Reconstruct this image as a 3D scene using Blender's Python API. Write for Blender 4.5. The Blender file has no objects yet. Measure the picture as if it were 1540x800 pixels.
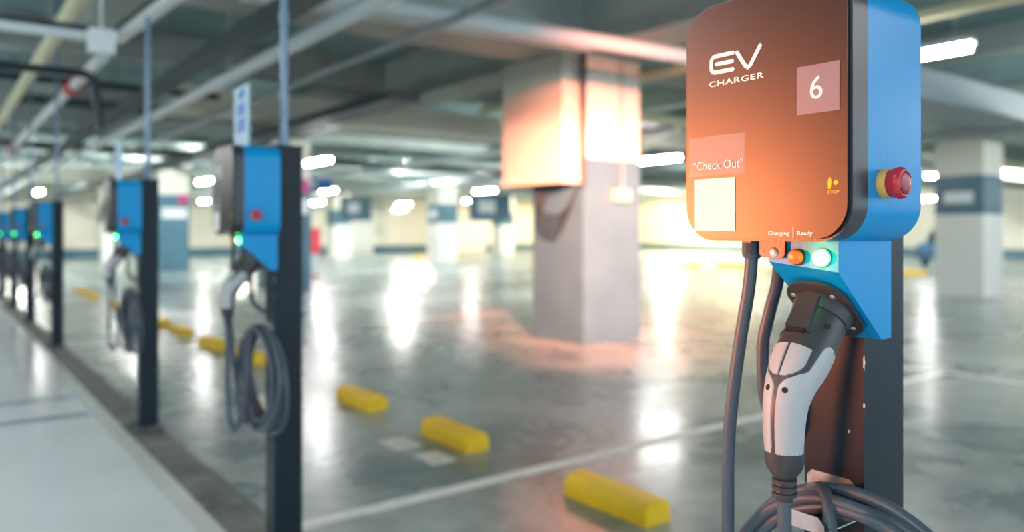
import bpy, bmesh, math, random
from mathutils import Vector, Matrix
random.seed(7)
COL = bpy.context.scene.collection
PI = math.pi
EYE = 1.427                                  # lens height above the parking floor

# ------------------------------------------------------------------ materials
def mat(name, color, rough=0.5, metal=0.0, emit=None, strength=0.0, coat=0.0, noise=None, bump=0.0, bscale=40.0, alpha=None, spec=None):
    m = bpy.data.materials.new(name); m.use_nodes = True
    nt = m.node_tree; b = nt.nodes['Principled BSDF']
    b.inputs['Base Color'].default_value = (*color, 1)
    b.inputs['Roughness'].default_value = rough
    b.inputs['Metallic'].default_value = metal
    b.inputs['Coat Weight'].default_value = coat
    if spec is not None: b.inputs['Specular IOR Level'].default_value = spec
    if alpha is not None: b.inputs['Alpha'].default_value = alpha
    if emit:
        b.inputs['Emission Color'].default_value = (*emit, 1); b.inputs['Emission Strength'].default_value = strength
    tc = nt.nodes.new('ShaderNodeTexCoord')
    if noise:                                # (scale, dark factor, light factor)
        n = nt.nodes.new('ShaderNodeTexNoise'); n.inputs['Scale'].default_value = noise[0]; n.inputs['Detail'].default_value = 6
        r = nt.nodes.new('ShaderNodeMapRange'); r.inputs[1].default_value = .3; r.inputs[2].default_value = .7
        r.inputs[3].default_value = noise[1]; r.inputs[4].default_value = noise[2]
        v = nt.nodes.new('ShaderNodeVectorMath'); v.operation = 'SCALE'; v.inputs[0].default_value = color
        nt.links.new(tc.outputs['Object'], n.inputs['Vector']); nt.links.new(n.outputs['Fac'], r.inputs[0])
        nt.links.new(r.outputs[0], v.inputs['Scale']); nt.links.new(v.outputs[0], b.inputs['Base Color'])
    if bump:
        n2 = nt.nodes.new('ShaderNodeTexNoise'); n2.inputs['Scale'].default_value = bscale; n2.inputs['Detail'].default_value = 5
        bp = nt.nodes.new('ShaderNodeBump'); bp.inputs['Strength'].default_value = bump; bp.inputs['Distance'].default_value = .01
        nt.links.new(tc.outputs['Object'], n2.inputs['Vector']); nt.links.new(n2.outputs['Fac'], bp.inputs['Height'])
        nt.links.new(bp.outputs[0], b.inputs['Normal'])
    return m

def floor_material():
    m = bpy.data.materials.new('polished_concrete'); m.use_nodes = True
    nt = m.node_tree; N = nt.nodes; L = nt.links; b = N['Principled BSDF']
    tc = N.new('ShaderNodeTexCoord')
    n1 = N.new('ShaderNodeTexNoise'); n1.inputs['Scale'].default_value = .9; n1.inputs['Detail'].default_value = 8; n1.inputs['Roughness'].default_value = .62
    n1.inputs['Distortion'].default_value = .6
    n2 = N.new('ShaderNodeTexNoise'); n2.inputs['Scale'].default_value = 5.5; n2.inputs['Detail'].default_value = 8
    mx = N.new('ShaderNodeMath'); mx.operation = 'MULTIPLY_ADD'; mx.inputs[1].default_value = .35
    cr = N.new('ShaderNodeValToRGB'); e = cr.color_ramp.elements
    e[0].position = .42; e[0].color = (.10, .15, .165, 1); e[1].position = .86; e[1].color = (.44, .50, .475, 1)
    k = e.new(.62); k.color = (.20, .26, .262, 1)
    rr = N.new('ShaderNodeMapRange'); rr.inputs[1].default_value = .3; rr.inputs[2].default_value = .7; rr.inputs[3].default_value = .2; rr.inputs[4].default_value = .38
    bp = N.new('ShaderNodeBump'); bp.inputs['Strength'].default_value = .06; bp.inputs['Distance'].default_value = .02
    for n in (n1, n2): L.new(tc.outputs['Object'], n.inputs['Vector'])
    L.new(n2.outputs['Fac'], mx.inputs[0]); L.new(n1.outputs['Fac'], mx.inputs[2])
    L.new(mx.outputs[0], cr.inputs['Fac']); L.new(cr.outputs[0], b.inputs['Base Color'])
    L.new(n1.outputs['Fac'], rr.inputs[0]); L.new(rr.outputs[0], b.inputs['Roughness'])
    L.new(n2.outputs['Fac'], bp.inputs['Height']); L.new(bp.outputs[0], b.inputs['Normal'])
    b.inputs['Coat Weight'].default_value = .2; b.inputs['Coat Roughness'].default_value = .16
    return m

M = dict(
    floor=floor_material(),
    walkway=mat('white_floor_paint', (.76, .82, .85), .2, noise=(1.3, .92, 1.05), bump=.03, bscale=3),
    coping=mat('cream_coping_paint', (.60, .64, .62), .28, noise=(3, .9, 1.06)),
    kerb=mat('rough_kerb_concrete', (.17, .185, .175), .8, noise=(6, .55, 1.35), bump=.5, bscale=30),
    pipe_reflection=mat('blue_grey_reflection_paint', (.22, .33, .40), .5),  # colour of the painted reflections on the walkway
    line=mat('worn_white_paint', (.92, .92, .86), .6, noise=(9, .82, 1.06)),
    patch=mat('faded_white_paint', (.78, .80, .74), .4, noise=(14, .7, 1.15)),
    yellow=mat('yellow_rubber_paint', (1.0, .62, .014), .5, noise=(9, .93, 1.05)),
    ceiling=mat('grey_ceiling_concrete', (.19, .31, .33), .8, noise=(.8, .75, 1.2)),
    beam=mat('grey_beam_concrete', (.37, .44, .42), .8, noise=(1.1, .8, 1.12)),
    cream=mat('cream_wall_paint', (.80, .78, .68), .55, noise=(.7, .95, 1.03)),
    creamcol=mat('cream_column_paint', (.70, .70, .62), .5, noise=(.8, .94, 1.05)),
    white=mat('white_column_paint', (.80, .80, .76), .4),
    slate=mat('slate_blue_paint', (.065, .16, .22), .35, noise=(2, .9, 1.1)),
    sign_white=mat('sign_white', (.75, .8, .82), .35),
    pipewhite=mat('white_pipe_paint', (.72, .79, .80), .35),
    pipeblue=mat('blue_grey_conduit', (.17, .27, .38), .35, metal=.3),
    pipedark=mat('dark_pipe', (.02, .035, .045), .45),
    pipegrey=mat('galvanised_steel', (.42, .47, .50), .4, metal=.6),
    pipeyellow=mat('pale_yellow_pipe', (.62, .63, .42), .5),
    duct=mat('duct_cream', (.66, .66, .56), .5),
    ductgrey=mat('duct_grey', (.33, .38, .42), .45),
    tray=mat('dark_cable_tray', (.03, .06, .07), .5),
    red=mat('red_paint', (.45, .02, .03), .4),
    pink=mat('magenta_sign', (.42, .06, .20), .4),
    tube=mat('lamp_diffuser', (1, 1, 1), .5, emit=(1, .985, .96), strength=70),
    blue=mat('blue_powder_coat', (.0, .30, .66), .34, spec=.3, bump=.035, bscale=90),
    black=mat('black_gloss_panel', (.008, .007, .008), .32, spec=.5),
    bezel=mat('black_plastic_bezel', (.035, .037, .045), .32, bump=.05, bscale=220),
    post=mat('navy_black_steel', (.004, .014, .024), .42, spec=.3, noise=(20, .8, 1.25), bump=.04, bscale=150),
    chip=mat('bare_scratch', (.6, .63, .65), .6),
    base=mat('grout_concrete', (.10, .12, .12), .85, noise=(12, .6, 1.3), bump=.5),
    steel=mat('brushed_zinc_steel', (.62, .66, .68), .27, metal=.85, noise=(30, .85, 1.1), bump=.05, bscale=80),
    screw=mat('screw_steel', (.75, .75, .72), .3, metal=.8),
    brass=mat('dull_screw', (.25, .24, .2), .5, metal=.6),
    rubber=mat('cable_rubber', (.07, .095, .125), .42, bump=.03, bscale=60),
    plugdark=mat('plug_dark_plastic', (.045, .043, .047), .42, bump=.04, bscale=300),
    pluglight=mat('plug_light_plastic', (.43, .44, .46), .42),
    hole=mat('screw_hole', (.008, .007, .007), .7),
    estop=mat('red_button_plastic', (.55, .018, .03), .33, coat=.2),
    estopface=mat('red_button_face', (.40, .03, .06), .38),
    collar=mat('yellow_collar', (.72, .42, .10), .45),
    stopyellow=mat('yellow_print', (.95, .48, .0), .5),
    print=mat('white_print', (.86, .86, .86), .5),
    sticker=mat('grey_sticker', (.15, .145, .18), .42),
    clear=mat('clear_film', (.55, .52, .55), .35, alpha=.16),
    paper=mat('white_paper', (.80, .79, .76), .55),
    orange=mat('orange_lamp_cap', (.72, .09, .01), .3, emit=(1, .15, .01), strength=.35),
    green=mat('green_lamp_lens', (.05, .6, .2), .3, emit=(.05, 1, .17), strength=12),
    sign_pale=mat('pale_blue_board', (.36, .55, .66), .4),
    signblue=mat('blue_print', (.0, .17, .55), .4),
    carpaint=mat('car_paint', (.05, .12, .22), .25, coat=.6), glass=mat('car_glass', (.02, .03, .04), .08),
    tyre=mat('tyre', (.015, .015, .015), .8),
)

# ------------------------------------------------------------------ geometry helpers
def V(*a): return Vector(a)
def link(name, bm, m, parent=None, smooth=None, bevel=0.0, bseg=2):
    if bevel:
        es = [e for e in bm.edges if len(e.link_faces) == 2 and e.calc_face_angle(0) > .5]
        bmesh.ops.bevel(bm, geom=es, offset=bevel, segments=bseg, affect='EDGES', profile=.6, clamp_overlap=True)
    bmesh.ops.recalc_face_normals(bm, faces=bm.faces)
    me = bpy.data.meshes.new(name); bm.to_mesh(me); bm.free()
    if smooth or bevel:
        for p in me.polygons: p.use_smooth = True
        me.set_sharp_from_angle(angle=smooth or .6)
    me.materials.append(M[m])
    o = bpy.data.objects.new(name, me); COL.objects.link(o)
    if parent: o.parent = parent
    return o
def tag(o, label, cat, group=None, kind=None):
    if label: o['label'] = label
    if cat: o['category'] = cat
    if group: o['group'] = group
    if kind: o['kind'] = kind
    return o
def struct(o): o['kind'] = 'structure'; return o
def thing(name, label, cat, loc=(0, 0, 0), rz=0, group=None):
    o = bpy.data.objects.new(name, None); o.empty_display_size = .1; COL.objects.link(o)
    o.location = loc; o.rotation_euler = (0, 0, rz)
    return tag(o, label, cat, group)
def kids(o): return [c for c in bpy.data.objects if c.parent == o]
def copy_tree(o, parent=None):
    c = o.copy(); COL.objects.link(c); c.parent = parent
    for k in kids(o): copy_tree(k, c)
    return c
def box(bm, x0, x1, y0, y1, z0, z1):
    vs = [bm.verts.new((x, y, z)) for x in (x0, x1) for y in (y0, y1) for z in (z0, z1)]
    for f in ((0, 1, 3, 2), (4, 6, 7, 5), (0, 4, 5, 1), (2, 3, 7, 6), (0, 2, 6, 4), (1, 5, 7, 3)):
        bm.faces.new([vs[i] for i in f])
    return bm
def ring(bm, c, u, v, ru, rv, n):
    return [bm.verts.new(c + u*(ru*math.cos(2*PI*i/n)) + v*(rv*math.sin(2*PI*i/n))) for i in range(n)]
def bridge(bm, a, b, closed=True):
    n = len(a)
    for i in range(n if closed else n-1): bm.faces.new((a[i], a[(i+1) % n], b[(i+1) % n], b[i]))
def frame(d):
    d = d.normalized(); up = V(0, 0, 1) if abs(d.z) < .9 else V(1, 0, 0)
    u = d.cross(up).normalized(); return u, u.cross(d).normalized()
def lathe(bm, p, axis, prof, n=32):          # prof = [(distance along the axis, radius)...]
    d = axis.normalized(); u, v = frame(d); prev = None
    for k, (t, r) in enumerate(prof):
        rg = ring(bm, p + d*t, u, v, r, r, n)
        if prev: bridge(bm, prev, rg)
        else: bm.faces.new(rg)
        prev = rg
    bm.faces.new(prev); return bm
def cyl(bm, a, b, r, n=16): return lathe(bm, a, b-a, [(0, r), ((b-a).length, r)], n)
def catmull(P, k=8):
    out = []; n = len(P)
    for i in range(n-1):
        p0, p1, p2, p3 = P[max(i-1, 0)], P[i], P[i+1], P[min(i+2, n-1)]
        for j in range(k):
            t = j/k
            out.append(.5*((2*p1)+(p2-p0)*t+(2*p0-5*p1+4*p2-p3)*t*t+(3*p1-p0-3*p2+p3)*t**3))
    out.append(P[-1].copy()); return out
def tube(bm, P, r, n=12):
    d0 = (P[1]-P[0]).normalized(); u, v = frame(d0); prev = None
    for i, p in enumerate(P):
        d = (P[min(i+1, len(P)-1)]-P[max(i-1, 0)]).normalized()
        u = (u-d*u.dot(d)).normalized(); v = d.cross(u)
        rr = r[i] if isinstance(r, (list, tuple)) else r
        rg = ring(bm, p, u, v, rr, rr, n)
        if prev: bridge(bm, prev, rg)
        else: bm.faces.new(rg)
        prev = rg
    bm.faces.new(prev); return bm
def prism(bm, pts, off):                     # closed outline of 3-D points pushed along off
    a = [bm.verts.new(p) for p in pts]; b = [bm.verts.new(p+off) for p in pts]
    bm.faces.new(a); bm.faces.new(b); bridge(bm, a, b); return bm
def rrect(w0, w1, h0, h1, r, n=8):           # rounded rectangle outline
    out = []
    for cx, cy, a in ((w1-r, h1-r, 0), (w0+r, h1-r, PI/2), (w0+r, h0+r, PI), (w1-r, h0+r, 1.5*PI)):
        for i in range(n+1): t = a+PI/2*i/n; out.append((cx+r*math.cos(t), cy+r*math.sin(t)))
    return out
def stroke(bm, pts, w, x, t=.0006):          # a round-ended pen stroke in the plane X = x, standing t proud of it
    L = []; R = []; n = len(pts)
    P = [Vector(p) for p in pts]
    for i in range(n):
        a = (P[i]-P[i-1]).normalized() if i else None; b = (P[i+1]-P[i]).normalized() if i < n-1 else None
        d = ((a or b)+(b or a)).normalized(); nn = Vector((-d.y, d.x)); k = 1/max(.5, nn.dot(Vector((-(b or a).y, (b or a).x))))
        L.append(P[i]+nn*w/2*k); R.append(P[i]-nn*w/2*k)
    def cap(c, s):
        return [c+Matrix.Rotation(-PI*j/8, 2) @ s for j in range(1, 8)]
    out = L+cap(P[-1], L[-1]-P[-1])+R[::-1]+cap(P[0], R[0]-P[0])
    prism(bm, [V(x, q.x, q.y) for q in out], V(-t, 0, 0)); return bm
def arc(c, r, a0, a1, n=8): return [(c[0]+r*math.cos(a0+(a1-a0)*i/n), c[1]+r*math.sin(a0+(a1-a0)*i/n)) for i in range(n+1)]
def text_obj(name, s, yl, yr, z0, z1, x, m, parent, bold=0.0, spacing=1.0):
    """Lettering fitted in a rectangle of the plane X = x, read from the -X side (left edge yl, right edge yr)."""
    cu = bpy.data.curves.new(name, 'FONT'); cu.body = s; cu.offset = bold; cu.extrude = 0; cu.space_character = spacing; cu.resolution_u = 4
    o = bpy.data.objects.new(name, cu); COL.objects.link(o)
    dg = bpy.context.evaluated_depsgraph_get(); dg.update()
    me = bpy.data.meshes.new_from_object(o.evaluated_get(dg)); bpy.data.objects.remove(o); bpy.data.curves.remove(cu)
    xs = [v.co.x for v in me.vertices]; ys = [v.co.y for v in me.vertices]
    x0, x1, y0, y1 = min(xs), max(xs), min(ys), max(ys)
    for v in me.vertices:
        a, b = (v.co.x-x0)/(x1-x0), (v.co.y-y0)/(y1-y0)
        v.co = (x, yl+(yr-yl)*a, z0+(z1-z0)*b)
    me.materials.clear(); me.materials.append(M[m]); me.name = name
    q = bpy.data.objects.new(name, me); COL.objects.link(q); q.parent = parent; return q

# ------------------------------------------------------------------ the garage shell
CE = 4.5                                     # underside of the slab
struct(link('floor', box(bmesh.new(), 1.0, 46, -12, 47, -.2, 0), 'floor'))
struct(link('trim_1', box(bmesh.new(), 1.06, 1.265, -12, 47, -.15, .08), 'kerb', bevel=.008))
struct(link('trim_2', box(bmesh.new(), -14, .955, -12, 47, -.15, .08), 'walkway'))
struct(link('trim_3', box(bmesh.new(), .955, 1.06, -12, 47, -.15, .082), 'coping'))
struct(link('ceiling', box(bmesh.new(), -14, 46, -12, 47, CE, CE+.25), 'ceiling'))
struct(link('wall_far', box(bmesh.new(), -14, 46, 46, 46.3, 0, CE), 'cream'))
struct(link('wall_right', box(bmesh.new(), 45, 45.3, -12, 46, 0, CE), 'cream'))
struct(link('wall_left', box(bmesh.new(), -14.3, -14, -12, 47, 0, CE), 'ductgrey'))
struct(link('baseboard_far', box(bmesh.new(), -14, 45, 45.94, 46, 0, .5), 'slate'))
struct(link('baseboard_right', box(bmesh.new(), 44.94, 45, -12, 45.94, 0, .5), 'slate'))

GY = (-3.95, 7.15, 18.2, 29.4, 40.5); GX = (6.51, 18.1, 29.7, 41.3)
for y in GY: struct(link('ceiling_beam', box(bmesh.new(), -14, 45, y+.1, y+.9, 3.66, CE+.02), 'beam', bevel=.02))
for x in GX[:3]+(-5.1,): struct(link('ceiling_beam', box(bmesh.new(), x+.1, x+.9, -12, 46, 3.74, CE+.02), 'beam', bevel=.02))
for y in (1.6, 12.7, 23.8, 35): struct(link('ceiling_beam', box(bmesh.new(), -14, 45, y, y+.45, 4.02, CE+.02), 'beam', bevel=.02))
for x in (1.6, 12.6, 24.2): struct(link('ceiling_beam', box(bmesh.new(), x, x+.4, -12, 46, 4.1, CE+.02), 'beam', bevel=.02))

def column(x, y, dark, label, split=2.35, text=None):
    t = thing('concrete_column', label, 'column', (x+.5, y+.5, 0))
    def slab(n, z0, z1, m, g=0.0): return link(n, box(bmesh.new(), -.5-g, .5+g, -.5-g, .5+g, z0, z1), m, t, bevel=.012)
    if dark:
        slab('shaft', split, 3.66, 'creamcol'); slab('painted_base', 0, split, 'slate', .004)
    else:
        slab('shaft', 2.66, 3.66, 'creamcol'); slab('painted_band', 1.8, 2.66, 'slate', .004); slab('painted_base', 0, 1.8, 'white', .002)
    return t
c1 = column(6.51, 7.15, True, 'square column with slate lower half standing nearest, in the middle of the garage')
c2 = column(6.51, 18.2, True, 'slate and cream column directly behind the second charging post', 2.55)
c3 = column(6.51, 29.4, True, 'far slate and cream column between the second and third charging posts', 2.75)
c4 = column(18.1, 7.15, False, 'white column with slate blue band at the right edge of the view')
column(18.1, 18.2, False, 'white banded column hidden mostly behind the nearest slate column')
c6 = column(18.1, 29.4, False, 'white banded column left of the nearest slate column, far off')
column(18.1, 40.5, False, 'small white banded column in front of the far cream wall')
column(29.7, 29.4, False, 'distant white banded column just behind the nearest slate column')
column(29.7, 40.5, False, 'distant white banded column right of the small lamp cluster')
column(29.7, 18.2, False, 'distant white banded column left of the near charger box')
column(29.7, 7.15, False, 'white column beyond the right-hand white column')
column(6.51, 40.5, False, 'cream column by the far wall left of the third charging post')
# column signs
def plate(name, m, parent, x0, x1, y0, y1, z0, z1): return link(name, box(bmesh.new(), x0, x1, y0, y1, z0, z1), m, parent, bevel=.003)
for c, z in ((c2, 2.4), (c3, 2.45)):
    plate('zone_sign', 'pink', c, .12, .45, -.53, -.504, z-.05, z+.32)
    plate('name_sign', 'sign_white', c, -.42, .42, -.53, -.504, z-.55, z-.18)
    plate('name_sign', 'sign_white', c, -.53, -.504, -.42, .42, z-.55, z-.18)
for c in (c4, c6): plate('number_plate', 'sign_white', c, -.53, -.504, -.3, .3, 2.05, 2.3)

# what hangs on the nearest column
t = thing('wall_duct', 'cream boxed riser duct on left face of nearest column', 'duct', (6.34, 7.8, 2.03))
link('casing', box(bmesh.new(), -.14, .165, -.6, .62, 0, 1.62), 'duct', t, bevel=.01)
link('flange', box(bmesh.new(), -.16, .165, -.62, .64, .86, .93), 'duct', t, bevel=.005)
link('flange', box(bmesh.new(), -.16, .165, -.62, .64, 0, .05), 'duct', t, bevel=.005)
b = bmesh.new(); tube(b, [V(6.47, 7.1, 3.65), V(6.47, 7.1, 2.2), V(6.47, 7.1, 2.0)], .035)
o = link('drain_pipe', b, 'pipedark', smooth=.6); tag(o, 'dark vertical pipe down the corner of the nearest column', 'pipe')
b = bmesh.new()
for k in range(4):
    P = [V(6.46-.01*k, 8.0-.1*k, 2.03), V(6.40, 7.9, 1.75-.07*k), V(6.42, 7.6, 1.62-.09*k), V(6.44, 7.35, 1.75-.03*k), V(6.47, 7.2, 2.02)]
    tube(b, catmull(P, 6), .014, 8)
tag(link('loose_wire_bundle', b, 'pipedark', smooth=.6), 'dark wires looping below the cream duct on nearest column', 'wires')
t = thing('pull_switch', 'cream hanging switch box on a cord by nearest column right face', 'switch', (7.12, 7.08, 1.82))
b = bmesh.new(); cyl(b, V(0, 0, .12), V(0, 0, 1.84), .012, 8); link('cord', b, 'pipegrey', t)
link('switch_box', box(bmesh.new(), -.1, .1, -.05, .06, 0, .14), 'pipeyellow', t, bevel=.015)

# far wall details
for (x, w, lab) in ((8.0, 1.6, 'bright doorway panel in far wall left of third charging post'), (22, 2.4, 'pale service door in far wall left of nearest column'), (31, 2.4, 'pale service door in far wall right of the small lamp cluster')):
    t = thing('service_door', lab, 'door', (x, 45.93, 0)); plate('leaf', 'white', t, -w/2, w/2, -.05, 0, 0, 2.3); plate('frame', 'ductgrey', t, -w/2-.1, w/2+.1, -.03, .01, 2.3, 2.4)
    link('handle', box(bmesh.new(), w/2-.3, w/2-.1, -.09, -.05, 1, 1.04), 'steel', t)
t = thing('fire_cabinet', 'red fire hose cabinet beside the column behind second charger', 'cabinet', (11.95, 29.0, 0))
plate('cabinet_body', 'red', t, -.35, .35, -.15, .15, .55, 1.55); plate('cabinet_door', 'red', t, -.31, .31, -.17, -.15, .6, 1.5); plate('stand', 'pipegrey', t, -.3, .3, -.1, .1, 0, .55)
link('handle', box(bmesh.new(), .2, .25, -.2, -.17, 1.0, 1.15), 'steel', t)
def hanging_sign(loc, w, h, lab, m='signblue'):
    t = thing('hanging_sign', lab, 'sign', loc)
    plate('board', m, t, -w/2, w/2, -.04, .04, -h/2, h/2)
    plate('arrow_panel', 'sign_white', t, -w*.3, w*.1, -.05, -.04, -h*.2, h*.25)
    for s in (-1, 1):
        b = bmesh.new(); cyl(b, V(s*w*.4, 0, h/2), V(s*w*.4, 0, CE-loc[2]), .012, 8); link('hanger', b, 'pipegrey', t)
hanging_sign((10.2, 24.5, 3.0), 1.3, .45, 'blue hanging sign above the far lamps behind second charger')
hanging_sign((15.3, 21.5, 2.25), 1.7, .95, 'dark hanging direction board left of the nearest column', 'slate')
hanging_sign((11.6, 24.2, 2.2), 1.1, .8, 'slate hanging board between columns behind the fire cabinet', 'slate')

# ------------------------------------------------------------------ floor paint and wheel stops
def painted(name, x0, x1, y0, y1, lab, m='line', g=None):
    tag(link(name, box(bmesh.new(), x0, x1, y0, y1, -.001, .003), m), lab, 'floor marking', g)
painted('parking_line', 1.27, 8.2, 3.55, 3.65, 'white bay line running from near post base into the garage')
painted('parking_line', 1.27, 8.2, 10.9, 11.0, 'faint white bay line passing behind the second charging post')
painted('parking_line', 1.27, 8.2, 18.25, 18.35, 'far white bay line near the fourth charging post')
painted('parking_line', 8.15, 8.25, -6, 5.5, 'white aisle line on the right side of floor')
for (x, y, lx, ly, lab) in ((2.53, 4.6, .10, .15, 'faded white paint patch before second wheel stop, the farther of two'), (2.54, 4.18, .09, .13, 'faded white paint patch before second wheel stop, the nearer of two'),
                            (2.25, 6.4, .15, .3, 'faded paint patch before the third wheel stop')):
    painted('paint_patch', x-lx, x+lx, y-ly, y+ly, lab, 'patch')
for y in (6.38, 7.12):  # stripes paint reflections of cables and pipes onto the walkway
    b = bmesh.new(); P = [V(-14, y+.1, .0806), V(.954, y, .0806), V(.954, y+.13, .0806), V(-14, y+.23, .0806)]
    prism(b, P, V(0, 0, .0012)); tag(link('reflection_stripe', b, 'pipe_reflection'), 'thin blue-grey painted reflection across white walkway, %s of two' % ('nearer' if y < 7 else 'farther'), 'floor marking')

def stop_mesh(Lh=.30):
    bm = bmesh.new(); prof = [(-.085, 0), (-.085, .07), (-.058, .115), (.058, .115), (.085, .07), (.085, 0)]
    prism(bm, [V(x, -Lh, z) for x, z in prof], V(0, 2*Lh, 0)); return bm
ws = link('wheel_stop', stop_mesh(), 'yellow', bevel=.012, bseg=3)
spots = [(2.83, 2.87, 'nearest yellow wheel stop, lower centre, clear of the white bay line'), (2.84, 4.42, 'second yellow wheel stop just beyond the white bay line'),
         (2.84, 5.83, 'third yellow wheel stop, close right of the second charging post'), (2.82, 8.55, 'yellow wheel stop seen through the hanging cable of second charger'),
         (2.79, 9.85, 'yellow wheel stop just left of second charger cable'), (2.80, 11.35, 'yellow wheel stop, second one left of second charger cable'),
         (2.83, 12.65, 'yellow wheel stop just right of the third charging post'), (2.8, 15.9, 'yellow wheel stop just left of the third charging post'),
         (2.8, 18.7, 'far yellow wheel stop between third and fourth posts, nearer one'), (2.8, 20.2, 'far yellow wheel stop between third and fourth posts, farther one'),
         (2.8, 26.0, 'farthest yellow wheel stop in the row, by the fourth post'),
         (26.3, 10.9, 'distant yellow wheel stop right of the near charger post, inner one'), (26.3, 13.0, 'distant yellow wheel stop beside the near charger post edge'),
         (23.5, 36.5, 'distant yellow wheel stop left of the nearest column, right one'), (21.5, 36.5, 'distant yellow wheel stop left of the nearest column, left one'),
         (24.5, 21.0, 'distant yellow wheel stop between nearest column and near charger'), (26.2, 19.6, 'distant yellow wheel stop beside near charger left edge')]
for i, (x, y, lab) in enumerate(spots):
    o = ws if i == 0 else ws.copy()
    if i: COL.objects.link(o)
    o.location = (x, y, 0); o.rotation_euler = (0, 0, random.uniform(-.03, .03)); tag(o, lab, 'wheel stop', 'yellow wheel stops')
    if i == 0: o.rotation_euler = (0, 0, .0)
    if i > 10: o.scale = (1, 3, 1.2)

# ------------------------------------------------------------------ ceiling services
def run(name, label, cat, m, P, r, hang=2.6, square=None):
    t = thing(name, label, cat, P[0]); off = Vector(P[0])
    b = bmesh.new(); Q = [Vector(p)-off for p in P]
    if square:
        w, h = square
        for a, c in zip(Q, Q[1:]):
            d = (c-a).normalized(); s = d.cross(V(0, 0, 1)).normalized()*w/2; up = V(0, 0, h/2)
            prism(b, [a-s-up, a+s-up, a+s+up, a-s+up], c-a+d*.0)
    else:
        R = [Q[0]]
        for i in range(1, len(Q)-1):          # rounded elbows
            a, c, e = Q[i-1], Q[i], Q[i+1]; k = min(.12, (c-a).length*.4, (e-c).length*.4)
            s, f = c+(a-c).normalized()*k, c+(e-c).normalized()*k
            for j in range(7): u = j/6; R.append(s*(1-u)**2+c*2*u*(1-u)+f*u*u)
        R.append(Q[-1]); tube(b, R, r, 14)
    link('run', b, m, t, smooth=.6)
    L = 0
    for a, c in zip(Q, Q[1:]):
        n = max(1, int((c-a).length/hang))
        if abs((c-a).normalized().z) > .7: continue
        for i in range(n):
            p = a.lerp(c, (i+.5)/n); top = CE-off.z
            if top-p.z < .15 or i > 11: continue
            b = bmesh.new(); cyl(b, p+V(0, 0, (r or square[1]/2)*.9), V(p.x, p.y, top), .008, 6); link('hanger', b, 'pipegrey', t)
    return t
E_ = EYE
run('ceiling_pipe', 'long white pipe running diagonally above the row of chargers', 'pipe', 'pipewhite', [(2.4, 1.2, E_+1.55), (2.4, 44, E_+1.55)], .062)
run('cable_tray', 'dark cable tray alongside the long white pipe over the chargers', 'cable tray', 'tray', [(2.3, -2, E_+1.80), (2.3, 44, E_+1.80)], 0, 3.5, (.24, .09))
run('ceiling_pipe', 'pale yellow pipe at upper left running away over the walkway', 'pipe', 'pipeyellow', [(.92, 2, E_+1.8), (.92, 44, E_+1.8)], .065)
run('ceiling_pipe', 'blue-grey pipe below the pale yellow pipe, upper left', 'pipe', 'pipewhite', [(1.27, 7.9, E_+1.6), (1.27, 44, E_+1.6)], .055)
t = run('cable_channel', 'white and black L-shaped channel at top left corner', 'channel', 'pipewhite', [(-2.6, 6.87, E_+1.5), (1.17, 6.69, E_+1.5), (1.32, 4.0, E_+1.5)], 0, 3, (.07, .06))
b = bmesh.new()
for a, c in ((V(0, 0, 0), V(3.77, -.18, 0)), (V(3.77, -.18, 0), V(3.92, -2.87, 0))):
    d = (c-a).normalized(); s = d.cross(V(0, 0, 1))*.035; prism(b, [a-s+V(0, 0, .031), a+s+V(0, 0, .031), a+s+V(0, 0, .075), a-s+V(0, 0, .075)], c-a)
link('black_lid', b, 'pipedark', t)
run('ceiling_pipe', 'thin dark pipe bending down at upper left below the channel', 'pipe', 'pipedark', [(-2.6, 8.5, E_+1.5), (1.25, 8.3, E_+1.5), (1.3, 8.25, E_+.98)], .04)
run('ceiling_pipe', 'thin grey pipe slanting across the ceiling left of the nearest column', 'pipe', 'pipegrey', [(3.75, 2.5, E_+1.9), (3.75, 26, E_+1.9)], .04)
run('ceiling_pipe', 'white pipe crossing above the nearest column', 'pipe', 'pipewhite', [(2.6, 6.2, E_+2.0), (12.5, 5.3, E_+1.98)], .085)
run('ceiling_pipe', 'short white pipe left of the pipe above nearest column', 'pipe', 'pipewhite', [(2.2, 6.9, E_+2.1), (6.1, 6.6, E_+2.14)], .06)
run('ceiling_pipe', 'pale yellow pipe at top right corner', 'pipe', 'pipeyellow', [(7.95, -1.5, E_+2.16), (7.95, 11.5, E_+2.16)], .07)
run('ceiling_pipe', 'cream pipe running left to right beyond near charger box', 'pipe', 'pipeyellow', [(9, 8.9, E_+1.9), (36, 8.9, E_+1.9)], .1)
run('air_duct', 'large grey air duct at upper right behind charger', 'duct', 'ductgrey', [(8.6, 5.6, E_+2.08), (42, 5.6, E_+2.08)], 0, 4, (.9, .42))
run('air_duct', 'cream air duct at right, under the grey duct', 'duct', 'duct', [(9.6, 12.1, E_+2.13), (42, 12.1, E_+2.13)], 0, 4, (.8, .35))
run('cable_tray', 'dark cable tray crossing the ceiling at the right', 'cable tray', 'tray', [(9.2, 10.2, E_+2.1), (42, 10.2, E_+2.1)], 0, 4, (.36, .14))
run('cable_tray', 'dark cable tray across ceiling behind the nearest column', 'cable tray', 'tray', [(1, 14.6, E_+2.1), (42, 14.6, E_+2.1)], 0, 4, (.6, .14))
run('air_duct', 'pale duct crossing the ceiling left of nearest column', 'duct', 'duct', [(3.2, 13.4, E_+2.15), (14, 13.4, E_+2.15)], 0, 4, (.9, .4))
run('cable_tray', 'dark cable tray across ceiling far behind the second charger', 'cable tray', 'tray', [(-6, 22, E_+2.1), (42, 22, E_+2.1)], 0, 4, (.7, .16))
run('ceiling_pipe', 'white pipe across the ceiling far behind the second charger', 'pipe', 'pipewhite', [(-6, 24.6, E_+2.05), (42, 24.6, E_+2.05)], .1)
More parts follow.
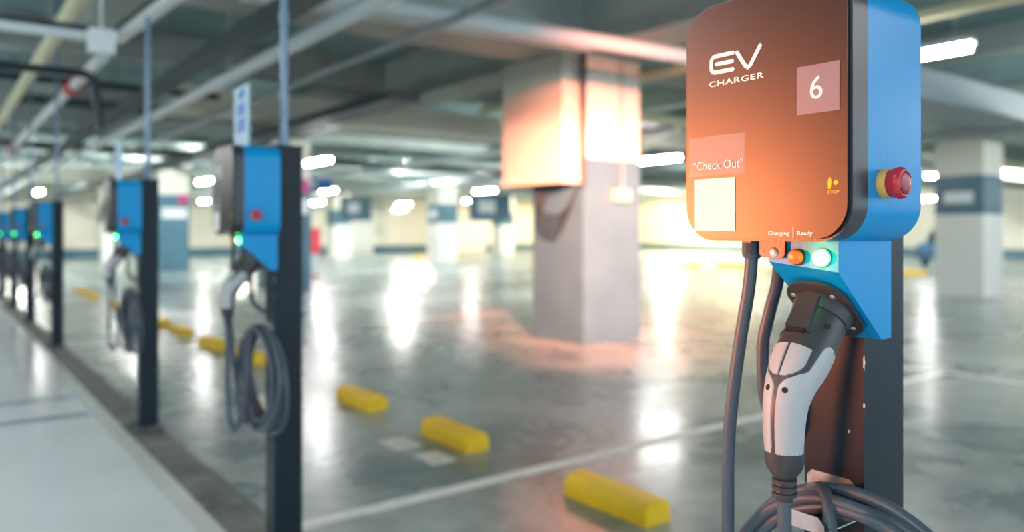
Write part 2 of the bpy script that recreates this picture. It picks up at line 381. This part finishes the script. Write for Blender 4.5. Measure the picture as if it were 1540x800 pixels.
run('ceiling_pipe', 'dark pipe crossing the ceiling behind the third charger', 'pipe', 'pipedark', [(-6, 12, E_+2.03), (3.5, 12, E_+2.03)], .05)
run('air_duct', 'long pale duct crossing ceiling near the far wall', 'duct', 'duct', [(-6, 33, E_+2.08), (42, 33, E_+2.08)], 0, 5, (1, .45))
run('ceiling_pipe', 'white pipe running away from above nearest column to far wall', 'pipe', 'pipewhite', [(10.4, 9, E_+1.8), (10.4, 44, E_+1.8)], .08)
run('ceiling_pipe', 'grey pipe running away through right half of ceiling', 'pipe', 'pipegrey', [(14.6, 0, E_+1.72), (14.6, 44, E_+1.72)], .09)
run('cable_tray', 'dark cable tray running away between the columns', 'cable tray', 'tray', [(5.0, 9, E_+1.78), (5.0, 44, E_+1.78)], 0, 4, (.5, .12))
for (x, y, z, lab) in ((1.27, 9.8, E_+1.6, 'red coupling valve on pipe at upper left, nearer one'), (1.27, 17.5, E_+1.6, 'red coupling valve on pipe at upper left, farther one')):
    b = bmesh.new(); lathe(b, V(x, y-.15, z), V(0, 1, 0), [(0, .075), (.05, .09), (.1, .075), (.2, .075), (.25, .09), (.3, .075)], 16); cyl(b, V(x, y, z+.05), V(x, y, z+.2), .03)
    tag(link('pipe_valve', b, 'red', smooth=.6), lab, 'valve')
for (x, y, z, h, lab) in ((1.0, 6.3, E_+1.5, .26, 'pale blue-white junction box below the L-shaped channel'),):
    t = thing('junction_box', lab, 'junction box', (x, y, z)); link('casing', box(bmesh.new(), -.085, .085, -.06, .06, -.2, -.03), 'sign_white', t, bevel=.01)
    b = bmesh.new(); cyl(b, V(0, 0, -.04), V(0, 0, CE-z), .012, 8); link('stem', b, 'pipewhite', t)

def fixture():
    t = thing('tube_light', '', 'lamp')
    b = bmesh.new(); prism(b, [V(-.07, -.62, .03), V(.07, -.62, .03), V(.045, -.62, .09), V(-.045, -.62, .09)], V(0, 1.24, 0)); link('housing', b, 'pipewhite', t, bevel=.004)
    link('diffuser', box(bmesh.new(), -.06, .06, -.58, .58, -.03, .03), 'tube', t, bevel=.02)
    for s in (-1, 1):
        b = bmesh.new(); cyl(b, V(0, s*.45, .088), V(0, s*.45, CE-E_-1.5), .008, 6); link('hanger', b, 'pipegrey', t)
    return t
fx = fixture()
lamps = [(6.66, 15.75, 1.5, 'lit tube lamp just right of the second charger, highest of three'), (11.78, 26.9, 1.5, 'lit tube lamp right of the second charger, middle of three'),
         (14.6, 34.6, 1.35, 'lit tube lamp right of the second charger, lowest of three'), (19.2, 34.6, 1.35, 'lit tube lamp above bright floor reflection left of centre, left one'),
         (22.9, 41.8, 1.3, 'lit tube lamp above bright floor reflection left of centre, right one'), (16.4, 23.4, 1.5, 'lit tube lamp left of nearest column, larger upper one'),
         (21.2, 31.4, 1.5, 'lit tube lamp left of nearest column, smaller lower one'), (6.6, 24.1, 1.5, 'lit tube lamp between second and third chargers, upper one'),
         (11.0, 40.2, 1.5, 'lit tube lamp between second and third chargers, lower one'), (8.08, 3.9, 1.8, 'glowing lamp peeking out behind the blue charger side'),
         (12.13, 11.05, 1.5, 'long lit tube lamp between nearest column and near charger'), (21.6, 9.37, 1.5, 'uppermost long lit tube lamp left of the right-hand column'),
         (33.2, 13.55, 1.5, 'lit tube lamp left of right-hand column, second row right'), (30.5, 13.8, 1.25, 'lit tube lamp left of right-hand column, second row left'),
         (40.5, 16.8, 1.15, 'lowest small lit tube lamp left of the right-hand column'), (20.2, 11.0, 1.45, 'lit tube lamp touching edge of near charger blue side'),
         (3.0, 31.0, 1.35, 'lit tube lamp above the fourth charger'), (1.7, 35.0, 1.3, 'lit tube lamp above the fifth charger'), (1.2, 31.0, 1.3, 'lit tube lamp at left edge, nearest the frame'),
         (.9, 38, 1.35, 'lit tube lamp at left edge above the last charger')]
for i, (x, y, z, lab) in enumerate(lamps):
    o = fx if i == 0 else copy_tree(fx); o.location = (x, y, E_+z); tag(o, lab, 'lamp', 'tube lamps under the ceiling')

side = [(-2.2, -3.5), (-2.2, .5), (-2.2, 4.5), (-2.2, 8.5), (-2.2, 13), (-2.2, 18), (-2.2, 24), (-2.2, 31)]  # unseen fixtures added to brighten the walkway
for x, y in side:
    o = copy_tree(fx); o.location = (x, y, E_+1.5); tag(o, 'added tube lamp, out of view, brightening the white walkway', 'lamp', 'added tube lamps over the walkway')
for x, y in [(4.6, -2.5), (4.6, -7), (10.6, -2.5), (16.5, -2.5), (16.5, 2.5), (24, 1), (32, 3), (40, 8)]:  # more added fixtures out of view, filling the near bays with light
    o = copy_tree(fx); o.location = (x, y, E_+1.5); tag(o, 'added tube lamp, out of view, brightening the near bays', 'lamp', 'added tube lamps over the near bays')

# ------------------------------------------------------------------ parked car in the distance
t = thing('parked_car', 'dark blue parked car far behind the near charger', 'car', (34.5, 14.6, 0), rz=.1)
b = bmesh.new(); prof = [(-2.2, .3), (-2.25, .7), (-2.0, .92), (-1.2, 1.0), (1.3, .98), (2.1, .85), (2.25, .6), (2.2, .3)]
prism(b, [V(x, -.88, z) for x, z in prof], V(0, 1.76, 0)); link('car_body', b, 'carpaint', t, bevel=.08, bseg=3)
b = bmesh.new(); prof = [(-1.5, .98), (-.95, 1.42), (.35, 1.45), (1.15, .97)]
prism(b, [V(x, -.76, z) for x, z in prof], V(0, 1.52, 0)); link('cabin_glass', b, 'glass', t, bevel=.05)
link('roof_panel', box(bmesh.new(), -.95, .4, -.74, .74, 1.42, 1.47), 'carpaint', t, bevel=.02)
for sx in (-1.4, 1.4):
    for sy in (-.9, .72):
        b = bmesh.new(); lathe(b, V(sx, sy, .33), V(0, 1, 0), [(0, .2), (0.01, .33), (.17, .33), (.18, .2)], 24); link('wheel', b, 'tyre', t, smooth=.6)

# ------------------------------------------------------------------ charging station (origin: foot of the post on the kerb)
FX = -.252                                   # front face of the charger, seen from the walkway side
def make_station():
    t = thing('ev_charging_station', '', 'charger')
    link('post', box(bmesh.new(), -.06, .06, -.05, .05, .0, 1.695), 'post', t, bevel=.003)
    link('post_cap', box(bmesh.new(), -.063, .063, -.053, .053, 1.69, 1.705), 'post', t, bevel=.003)
    bp = bmesh.new(); prism(bp, [V(-.13, -.15, 0), V(.07, -.15, 0), V(.07, .15, 0), V(-.13, .15, 0)], V(0, 0, .028))
    link('base_plate', bp, 'base', t, bevel=.012)
    for sx, sy in ((-.1, -.11), (-.1, .11), (.045, -.11), (.045, .11)):
        b = bmesh.new(); cyl(b, V(sx, sy, .026), V(sx, sy, .045), .011, 6); link('anchor_bolt', b, 'brass', t)
    b = bmesh.new(); tube(b, [V(0, 0, 1.70), V(0, 0, 2.2), V(0, 0, CE-.08)], .016, 14); cyl(b, V(0, 0, 1.705), V(0, 0, 1.735), .026, 12); cyl(b, V(0, 0, 2.22), V(0, 0, 2.27), .021, 12)
    link('conduit_riser', b, 'pipeblue', t, smooth=.6)
    # charger body
    link('mounting_plate', box(bmesh.new(), -.068, -.055, -.09, .09, 1.36, 1.66), 'bezel', t)
    ys, z0, z1, r = .136, 1.333, 1.688, .05
    out = rrect(-ys, ys, z0, z1, r, 10)
    b = bmesh.new(); prism(b, [V(-.2085, y, z) for y, z in out], V(.1435, 0, 0)); body = link('charger_housing', b, 'blue', t, bevel=.006, bseg=3)
    b = bmesh.new(); prism(b, [V(-.246, y, z) for y, z in out], V(.0375, 0, 0)); bez = link('front_bezel', b, 'bezel', body, bevel=.0025)
    out2 = rrect(-ys+.004, ys-.004, z0+.004, z1-.004, r-.004, 10)
    b = bmesh.new(); prism(b, [V(FX, y, z) for y, z in out2], V(.008, 0, 0)); link('front_panel', b, 'black', body, bevel=.0015)
    # printing on the panel
    x = FX-.0002; w = .0060
    b = bmesh.new()
    stroke(b, [(.0445, 1.6085), (.0755, 1.6085)]+[(c[0], c[1]) for c in arc((.0755, 1.6010), .0075, PI/2, 0, 6)][1:]+[(c[0], c[1]) for c in arc((.0755, 1.5915), .0075, 0, -PI/2, 6)]+[(.0445, 1.5840)], w, x)
    stroke(b, [(.0455, 1.5963), (.0735, 1.5963)], w, x)
    stroke(b, [(.0370, 1.6072), (.0225, 1.5852), (.0185, 1.5825), (.0143, 1.5852), (-.0018, 1.6098)], w, x)
    link('logo', b, 'print', body)
    text_obj('lettering', 'CHARGER', .087, -.008, 1.5632, 1.5716, x-.0003, 'print', body, bold=.018, spacing=1.12)
    text_obj('lettering', 'Charging', -.0150, -.0482, 1.3402, 1.3475, x-.0003, 'print', body, bold=.022, spacing=1.0)
    text_obj('lettering', 'Ready', -.0602, -.0830, 1.3402, 1.3475, x-.0003, 'print', body, bold=.022, spacing=1.0)
    b = bmesh.new(); box(b, x-.0006, x, -.0548, -.0536, 1.337, 1.3535); link('divider_line', b, 'print', body)
    # stop pictogram
    b = bmesh.new()
    prism(b, [V(x, y, z) for y, z in ((-.1050, 1.4030), (-.1050, 1.4135), (-.1062, 1.4165), (-.1078, 1.4180), (-.1092, 1.4165), (-.1098, 1.4160), (-.1105, 1.4150), (-.1105, 1.4075), (-.1092, 1.4040), (-.1088, 1.4028))], V(-.0006, 0, 0))
    star = []
    for k in range(16):
        rr = .0042 if k % 2 == 0 else .0024; star.append(V(x, -.1165-rr*math.cos(k*PI/8), 1.4105+rr*math.sin(k*PI/8)))
    prism(b, star, V(-.0006, 0, 0)); link('stop_pictogram', b, 'stopyellow', body)
    text_obj('lettering', 'STOP', -.1045, -.1212, 1.3968, 1.4008, x-.0003, 'stopyellow', body, bold=.01)
    b = bmesh.new(); box(b, x-.0005, x, .0240, .1258, 1.431, 1.490); link('film_label', b, 'clear', body)
    text_obj('lettering', '“Check Out"', .1180, .0262, 1.4400, 1.4535, x-.0010, 'print', body)
    b = bmesh.new(); box(b, x-.0007, x, .0402, .1152, 1.3475, 1.4265); link('paper_label', b, 'paper', body)
    # emergency stop on the side
    c = V(-.169, -ys, 1.411)
    b = bmesh.new(); lathe(b, c+V(0, .001, 0), V(0, -1, 0), [(0, .0195), (.010, .0195), (.0115, .0185)], 40); es = link('emergency_stop', b, 'collar', body, smooth=.6)
    b = bmesh.new(); n = 96; prev = None
    for tt, rad, kn in ((.0105, .0165, 0), (.012, .0185, 1), (.022, .0215, 1), (.0265, .0205, 1), (.0290, .0175, 0)):
        rg = [b.verts.new(c+V((rad-(.0006 if kn and (i//2) % 2 else 0))*math.cos(2*PI*i/n), -tt, (rad-(.0006 if kn and (i//2) % 2 else 0))*math.sin(2*PI*i/n))) for i in range(n)]
        if prev: bridge(b, prev, rg)
        else: b.faces.new(rg)
        prev = rg
    b.faces.new(prev); link('stop_knob', b, 'estop', body, smooth=.7)
    b = bmesh.new(); lathe(b, c+V(0, -.0285, 0), V(0, -1, 0), [(0, .0158), (.0008, .0158), (.0006, .0140), (.0014, .0128), (.0024, .0085), (.0028, .003)], 40); link('knob_face', b, 'estopface', body, smooth=.7)
    b = bmesh.new()
    for a0 in (.5, PI+.5):
        P = [c+V(.0148*math.cos(a0+k*.13), -.0296, .0148*math.sin(a0+k*.13)) for k in range(12)]; tube(b, P, .0006, 6)
    link('turn_mark', b, 'plugdark', body)
    # blue socket bracket under the box
    ax, bx = -.2026, -.088; zt, zs, zb = 1.334, 1.291, 1.190
    R, L1, L2 = -.0915, .018, -.002
    pr = [V(ax, R, zt), V(ax, R, zs), V(bx, R, zb), V(-.061, R, zb), V(-.061, R, zt)]
    pl = [V(ax, L1, zt), V(ax, L1, 1.303), V(bx, L2, zb), V(-.061, L2, zb), V(-.061, L1, zt)]
    b = bmesh.new(); a = [b.verts.new(p) for p in pr]; d = [b.verts.new(p) for p in pl]; b.faces.new(a); b.faces.new(d)
    for i in range(5):
        j = (i+1) % 5
        if i == 1: b.faces.new((a[1], a[2], d[1])); b.faces.new((a[2], d[2], d[1]))
        else: b.faces.new((a[i], a[j], d[j], d[i]))
    br = link('socket_bracket', b, 'blue', t, bevel=.002)
    link('bracket_backing', box(bmesh.new(), -.0605, -.0595, -.0915, .05, 1.20, 1.333), 'bezel', t)
    for (y, m, n, rad) in ((-.030, 'orange', 'orange_lamp', .0098), (-.0685, 'green', 'green_lamp', .0103)):
        b = bmesh.new(); lathe(b, V(ax+.001, y, 1.3105), V(-1, 0, 0), [(0, rad+.0022), (.004, rad+.0022), (.0045, rad+.0005)], 32); lm = link('lamp_ring', b, 'bezel' if m == 'orange' else 'pluglight', br, smooth=.6)
        b = bmesh.new(); lathe(b, V(ax-.003, y, 1.3105), V(-1, 0, 0), [(0, rad), (.0085, rad), (.0105, rad-.0015), (.0112, rad-.004)], 32); link(n, b, m, br, smooth=.6)
    # black tab with a screw beside the lamps
    tab = rrect(-.0125, .030, 1.3085, 1.345, .008, 6)
    b = bmesh.new(); prism(b, [V(ax-.0065, y, z) for y, z in tab], V(.006, 0, 0)); tb = link('hinge_tab', b, 'bezel', br, bevel=.001)
    b = bmesh.new(); lathe(b, V(ax-.006, .0055, 1.3165), V(-1, 0, 0), [(0, .0075), (.0015, .0072), (.0025, .0055)], 24); link('tab_screw', b, 'screw', br, smooth=.6)
    # socket flange on the sloping face
    d = V(.7504, 0, -.661).normalized(); n_ = V(-.661, 0, -.7504).normalized(); O = V(ax, 0, zs)
    def on(y, bb, h=0): return O+d*bb+V(0, y, 0)+n_*h
    fl = rrect(-.083, .011, .021, .143, .038, 10)
    b = bmesh.new(); prism(b, [on(y, q, .0005) for y, q in fl], n_*.006); fo = link('socket_flange', b, 'plugdark', t, bevel=.002)
    b = bmesh.new(); lathe(b, on(-.034, .083, .005), n_, [(0, .044), (.012, .0425), (.020, .0405)], 40); link('socket_barrel', b, 'plugdark', fo, smooth=.6)
    for y, q in ((-.0014, .050), (-.0636, .048), (-.0640, .121), (-.002, .122)):
        b = bmesh.new(); lathe(b, on(y, q, .0065), n_, [(0, .0042), (.001, .004), (.0018, .0028)], 16); link('flange_screw', b, 'screw', fo, smooth=.6)
    # gland and supply cable
    b = bmesh.new(); lathe(b, V(-.19, .0564, 1.334), V(0, 0, -1), [(0, .0165), (.004, .0165), (.0045, .0150)], 6); lathe(b, V(-.19, .0564, 1.330), V(0, 0, -1), [(0, .0150), (.018, .0150), (.024, .0115)], 12)
    link('cable_gland', b, 'rubber', t, smooth=.4)
    P = [V(-.13, .040, 1.345), V(-.125, .052, 1.30), V(-.115, .064, 1.262), V(-.11, .081, 1.216), V(-.11, .093, 1.161), V(-.108, .092, 1.086), V(-.098, .084, 1.045), V(-.07, .070, 1.015), V(-.03, .049, 1.005)]
    b = bmesh.new(); tube(b, catmull(P, 8), .0098, 14); link('supply_cable', b, 'rubber', t, smooth=.8)
    # steel hook plate
    pts = [(.0440, .925), (.0440, .957), (.036, .966), (-.028, .966), (-.0390, .957), (-.0390, .915), (.0440, .915)]
    b = bmesh.new(); prism(b, [V(-.0625, y, z) for y, z in pts], V(.002, 0, 0)); hk = link('cable_hook', b, 'steel', t)
    b = bmesh.new(); box(b, -.19, -.0605, -.062, .010, .921, .9235); link('hook_shelf', b, 'steel', hk)
    pts = [(.010, .921), (.010, .938), (.004, .944), (-.052, .944), (-.062, .934), (-.062, .921)]
    b = bmesh.new(); prism(b, [V(-.192, y, z) for y, z in pts], V(.0022, 0, 0)); link('hook_lip', b, 'steel', hk)
    for y in (.024, -.014):
        b = bmesh.new(); lathe(b, V(-.0625, y, .948), V(-1, 0, 0), [(0, .0048), (.0015, .0046), (.0024, .003)], 16); link('hook_screw', b, 'brass', hk, smooth=.6)
    # chipped paint
    b = bmesh.new(); rnd = random.Random(3)
    for (y, z, h) in ((-.0500, 1.149, .012), (-.0500, 1.083, .004), (-.0500, .944, .006), (-.026, 1.04, .003), (.0500, 1.07, .034)):
        ol = []
        for k in range(14):
            a = 2*PI*k/14; rr = rnd.uniform(.45, 1.1); ol.append(V(-.0595, y+.0019*rr*math.cos(a), z+h*rr*math.sin(a)))
        prism(b, ol, V(-.0010, 0, 0))
    link('paint_chip', b, 'chip', t)
    return t

def sweep_shell(bm, path, rad, s0, s1, lo, hi, out=.0015, ns=40, nu=24, cap=True):
    """Panel lying on the plug body between path positions s0..s1; lo(s), hi(s) give its angular edges."""
    def pos(s, phi, e):
        i = min(int(s), len(path)-2); f = s-i; p = path[i].lerp(path[i+1], f)
        r = rad[i]+(rad[i+1]-rad[i])*f; i0 = max(i-1, 0); i2 = min(i+2, len(path)-1)
        dd = (path[i2]-path[i0]).normalized(); vv = V(0, -1, 0); uu = dd.cross(vv).normalized()
        if uu.x > 0: uu = -uu
        return p+(uu*math.cos(phi)+vv*math.sin(phi)*1.0)*(r+e)
    rows = []
    for i in range(ns+1):
        s = s0+(s1-s0)*i/ns; a, c = lo(s), hi(s); row = []
        for j in range(nu+1):
            ed = min(j, nu-j, i*1.0, (ns-i)*1.0); e = out if ed >= 1 else -.0008
            row.append(bm.verts.new(pos(s, a+(c-a)*j/nu, e)))
        rows.append(row)
    for r0, r1 in zip(rows, rows[1:]):
        for j in range(nu): bm.faces.new((r0[j], r0[j+1], r1[j+1], r1[j]))
    return bm

def make_cable():
    t = thing('charging_cable', '', 'cable')
    y = -.034
    ctl = [(-.1390, 1.236, .0380), (-.162, 1.210, .0390), (-.190, 1.178, .0390), (-.211, 1.154, .0372), (-.2265, 1.134, .0335), (-.237, 1.112, .0302), (-.2415, 1.090, .0282), (-.2425, 1.070, .0268), (-.2425, 1.052, .0258), (-.2425, 1.036, .0245)]
    P = catmull([V(a, y, c) for a, c, _ in ctl], 6); R = [q.x for q in catmull([V(r, 0, 0) for _, _, r in ctl], 6)]
    b = bmesh.new(); tube(b, P, R, 40); pb = link('plug_body', b, 'plugdark', t, smooth=.8)
    N = len(P)-1
    def side(sgn):
        # light grip: wraps the flank, tongue reaching up towards the socket
        bm = bmesh.new(); s0, s1 = N*.20, N*.985
        def q(s): return (s-s0)/(s1-s0)
        def lo(s):
            u = q(s)
            if u < .07: return sgn*(1.60-.45*math.sqrt(max(0, 1-((.07-u)/.07)**2)))
            if u < .22: return sgn*(1.15-.10*(u-.07)/.15)
            if u < .40: k = (u-.22)/.18; k = k*k*(3-2*k); return sgn*(1.05-(1.05-.07)*k)
            return sgn*.07
        def hi(s):
            u = q(s)
            if u < .07: return sgn*(1.60+.60*math.sqrt(max(0, 1-((.07-u)/.07)**2)))
            if u < .5: return sgn*(2.20-.34*(u-.07)/.43)
            return sgn*(1.86-.04*(u-.5))
        sweep_shell(bm, P, R, s0, s1, lo, hi, .0013, 60, 30); return bm
    link('grip_panel', side(1), 'pluglight', t, smooth=.8); link('grip_panel', side(-1), 'pluglight', t, smooth=.8)
    s0, s1 = N*.27, N*.455
    def wid(s):
        u = (s-s0)/(s1-s0); return .86*math.sqrt(max(0, 1-max(0, (u-.45)/.55)**2))
    for a, c in ((-1, 0), (0, 1)):
        bm = bmesh.new(); sweep_shell(bm, P, R, s0, s1, lambda s: a*wid(s)+(.025 if a == 0 else 0), lambda s: c*wid(s)-(.025 if c == 0 else 0), .0016, 30, 16); link('thumb_panel', bm, 'pluglight', t, smooth=.8)
    # latch block and seam on the head
    d = V(-.661, 0, -.7504).normalized(); u = V(-.7504, 0, .661).normalized(); O = V(-.162, y, 1.210)
    def blk(a0, a1, w, h0, h1, z=0):
        bm = bmesh.new(); q = [O+d*a0+V(0, w, 0), O+d*a1+V(0, w, 0), O+d*a1+V(0, -w, 0), O+d*a0+V(0, -w, 0)]
        prism(bm, [p+u*h0 for p in q], u*(h1-h0)); return bm
    link('latch_block', blk(-.022, .034, .0155, .030, .0455), 'plugdark', t, bevel=.003)
    link('latch_block', blk(.031, .040, .0135, .030, .0430), 'hole', t, bevel=.002)
    bm = bmesh.new(); tube(bm, [O+d*.036+(V(0, 1, 0)*math.cos(k*PI/24)+u*math.sin(k*PI/24))*.0392 for k in range(-16, 17)], .0012, 8); link('seam_ring', bm, 'hole', t, smooth=.8)
    # screw recesses
    for (s, phi) in ((N*.16, .95), (N*.53, .42), (N*.53, -.42)):
        i = int(s); p = P[i]; dd = (P[i+1]-P[i-1]).normalized(); vv = V(0, -1, 0); uu = dd.cross(vv).normalized(); uu = -uu if uu.x > 0 else uu
        nn = uu*math.cos(phi)+vv*math.sin(phi); bm = bmesh.new(); lathe(bm, p+nn*(R[i]-.001), nn, [(0, .0042), (.0028, .0042)], 16); link('screw_recess', bm, 'hole', t)
    # boot, strain relief
    bm = bmesh.new(); lathe(bm, V(-.2425, y, 1.050), V(0, 0, -1), [(0, .0266), (.02, .0262), (.032, .0235), (.040, .0175), (.043, .016)], 36); bt = link('plug_boot', bm, 'plugdark', t, smooth=.9)
    bm = bmesh.new(); prof = [(0, .0150)]
    for k in range(3): z = .003+k*.0095; prof += [(z, .0130), (z+.001, .0168), (z+.0058, .0166), (z+.0068, .0125)]
    lathe(bm, V(-.2425, y, 1.008), V(0, 0, -1), prof+[(.034, .0118)], 28); link('strain_relief', bm, 'plugdark', bt, smooth=.6)
    # the cable itself: from gland, round the coil, back up to the plug
    Q = [V(-.19, .0564, 1.315), V(-.19, .062, 1.26), V(-.19, .079, 1.17), V(-.19, .097, 1.043), V(-.185, .1043, .916), V(-.17, .112, .78), V(-.150, .105, .68)]
    loops = [(-.05, .215, .200, .955, -.088), (-.075, .222, .208, .955, -.110), (-.09, .205, .195, .956, -.133), (-.06, .190, .200, .958, -.155), (-.045, .178, .190, .974, -.120), (-.08, .210, .205, .975, -.098)]
    for k, (cy, a, h, top, lx) in enumerate(loops):
        cz = top-h-.01
        for j in range(16):
            ang = -PI/2-.55-2*PI*j/16 if k == 0 else -PI/2-.55-2*PI*j/16
            nx = loops[min(k+1, len(loops)-1)]; f = j/16 if k < len(loops)-1 else 0
            cy_, a_, h_, x_ = cy+(nx[0]-cy)*f, a+(nx[1]-a)*f, h+(nx[2]-h)*f, lx+(nx[4]-lx)*f
            tp = top+(nx[3]-top)*f; cz_ = tp-h_-.01
            bulge = .035*math.sin(3*k+.7)*(1 if math.sin(ang) < .3 else 0)*(.3-math.sin(ang))/1.3
            Q.append(V(x_+bulge, cy_-a_*math.cos(ang), cz_+h_*math.sin(ang)))
    # leave the coil over the hook and drop to the plug loop
    Q = Q[:-10]
    Q += [V(-.136, -.030, .962), V(-.168, -.060, .90), V(-.185, -.085, .76), V(-.205, -.085, .62), V(-.222, -.068, .565), V(-.238, -.046, .60), V(-.2425, -.036, .70), V(-.2425, y, .85), V(-.2425, y, .985)]
    bm = bmesh.new(); tube(bm, catmull(Q, 6), .0098, 14); link('cable', bm, 'rubber', t, smooth=.9)
    return t

station = make_station(); cable = make_cable()
posts = [(.662, 'nearest blue and black EV charger on a navy post, number 6'), (3.17, 'second EV charger from the right, bright blue side, below white sign'),
         (5.71, 'third EV charger from the right, blurred, beside far slate column'), (10.4, 'fourth EV charger from the right in the row'),
         (13.4, 'fifth EV charger from the right, close behind the fourth'), (16.2, 'sixth EV charger from the right, near left edge'), (18.9, 'last visible EV charger at the left edge')]
words = ['nearest charger, its plug large in front', 'second charger, coiled beside yellow wheel stop', 'third charger, hanging in a dark bundle', 'fourth charger', 'fifth charger', 'sixth charger', 'last charger at left edge']
for i, (y, lab) in enumerate(posts):
    s = station if i == 0 else copy_tree(station); c = cable if i == 0 else copy_tree(cable)
    for o in (s, c): o.location = (1.19, y, .08)
    tag(s, lab, 'charger', 'EV charging stations along the kerb')
    tag(c, 'dark charging cable with grey plug on the '+words[i], 'charging cable', 'charging cables on the stations')
b = bmesh.new(); tube(b, [V(0, 0, 1.70), V(0, 0, 2.2), V(0, 0, E_+1.5-.08-.035)], .016, 14); cyl(b, V(0, 0, 1.705), V(0, 0, 1.735), .026, 12)
third = [o for o in bpy.data.objects if o.get('label') == posts[2][1]][0]
old = [k for k in kids(third) if k.name.startswith('conduit_riser')][0]; bpy.data.objects.remove(old)
link('conduit_riser', b, 'pipeblue', third, smooth=.6)
# number label only the near one shows
hs = [k for k in kids(station) if k.name.startswith('charger_housing')][0]
b = bmesh.new(); box(b, FX-.0008, FX-.0002, -.1220, -.0597, 1.504, 1.5685); ns = link('number_label', b, 'sticker', hs, bevel=.0002)
text_obj('lettering', '6', -.0795, -.0975, 1.5225, 1.5530, FX-.0012, 'print', hs)
# signs on top of the second and third stations
for y, lab in ((3.155, 'white sign with blue blocks standing on top of second charger'), (5.70, 'white sign standing on top of third charger')):
    t = thing('charger_sign', lab, 'sign', (1.01, y, .08+1.688))
    plate('sign_board', 'sign_pale', t, -.004, .004, -.088, .088, 0, .245)
    for (a0, a1, z0, z1) in ((-.045, .03, .190, .225), (-.05, .045, .122, .172), (-.055, .05, .055, .110)):
        b = bmesh.new(); prism(b, [V(-.0045, a1, z0), V(-.0045, a0, z0+.008), V(-.0045, a0, z1+.008), V(-.0045, a1, z1)], V(-.001, 0, 0)); link('blue_marking', b, 'signblue', t)

# ------------------------------------------------------------------ light
w = bpy.data.worlds.new('World'); bpy.context.scene.world = w; w.use_nodes = True
bg = w.node_tree.nodes['Background']; bg.inputs['Color'].default_value = (.62, .82, 1, 1); bg.inputs['Strength'].default_value = 1.4
def light(name, kind, loc, target, energy, color, **kw):
    l = bpy.data.lights.new(name, kind); l.energy = energy; l.color = color
    for k, v in kw.items(): setattr(l, k, v)
    o = bpy.data.objects.new(name, l); COL.objects.link(o); o.location = loc
    o.rotation_euler = (Vector(target)-Vector(loc)).to_track_quat('-Z', 'Y').to_euler(); return o
WARM = (1, .42, .18)
light('panel_tint_spot', 'SPOT', (-3.0, 4.2, 1.48), (.94, .80, 1.50), 3300, (1, .26, .09), spot_size=.15, spot_blend=1.0, shadow_soft_size=.5)  # added spot without a fixture, gives the near charger panel its orange sheen
light('column_tint_spot', 'SPOT', (2.2, .8, 3.3), (7.0, 7.3, 1.25), 31000, (1, .31, .19), spot_size=.56, spot_blend=1.0, shadow_soft_size=.4)  # added spot without a fixture, tints the nearest column and its floor
for x in (3, 12, 22, 33): light('far_bay_fill', 'POINT', (x, 37.5, 4.15), (x, 37.5, 0), 650, (1, .97, .86), shadow_soft_size=.15)  # added point lights hidden behind beams, brighten the far wall
for y in (10, 20, 29): light('right_bay_fill', 'POINT', (32.5, y, 4.15), (32.5, y, 0), 950, (1, .95, .82), shadow_soft_size=.15)  # added fill hidden behind a beam, washes the right wall
for x in (5, 14, 22): light('mid_bay_fill', 'POINT', (x, 25.2, 4.25), (x, 25, 0), 520, (1, .98, .92), shadow_soft_size=.15)  # fill added behind the beams for the middle bays, no fixtures
for x in (12.3, 20): light('near_bay_fill', 'POINT', (x, 14.2, 4.3), (x, 14, 0), 500, (1, .98, .92), shadow_soft_size=.15)  # hidden fill added to lift the middle of the floor
light('edge_bay_fill', 'POINT', (16.5, 2.4, 3.0), (15, 3, 0), 420, (1, .97, .88), shadow_soft_size=.15)  # added fill out of view, brightens the right-hand white column
light('amber_corner_fill', 'POINT', (40, 35, 3.9), (40, 35, 0), 4000, (1, .72, .42), shadow_soft_size=.2)  # added warm fill with no fixture, makes the far right corner glow

# ------------------------------------------------------------------ camera
cam = bpy.data.cameras.new('camera'); co = bpy.data.objects.new('camera', cam); COL.objects.link(co)
yaw = math.atan(876/1161)
co.location = (0, 0, EYE); co.rotation_euler = (PI/2, 0, -yaw)
cam.sensor_width = 36; cam.lens = 36*1161/1540; cam.shift_y = -52/1540; cam.clip_start = .02
cam.dof.use_dof = True; cam.dof.focus_distance = 1.08; cam.dof.aperture_fstop = 2.0
sc = bpy.context.scene; sc.camera = co
sc.view_settings.view_transform = 'Standard'; sc.view_settings.look = 'None'; sc.view_settings.exposure = .8; sc.view_settings.gamma = 1
sc.view_settings.use_curve_mapping = False
sc.cycles.use_denoising = True; sc.cycles.max_bounces = 8; sc.cycles.sample_clamp_indirect = 8; sc.cycles.caustics_reflective = False
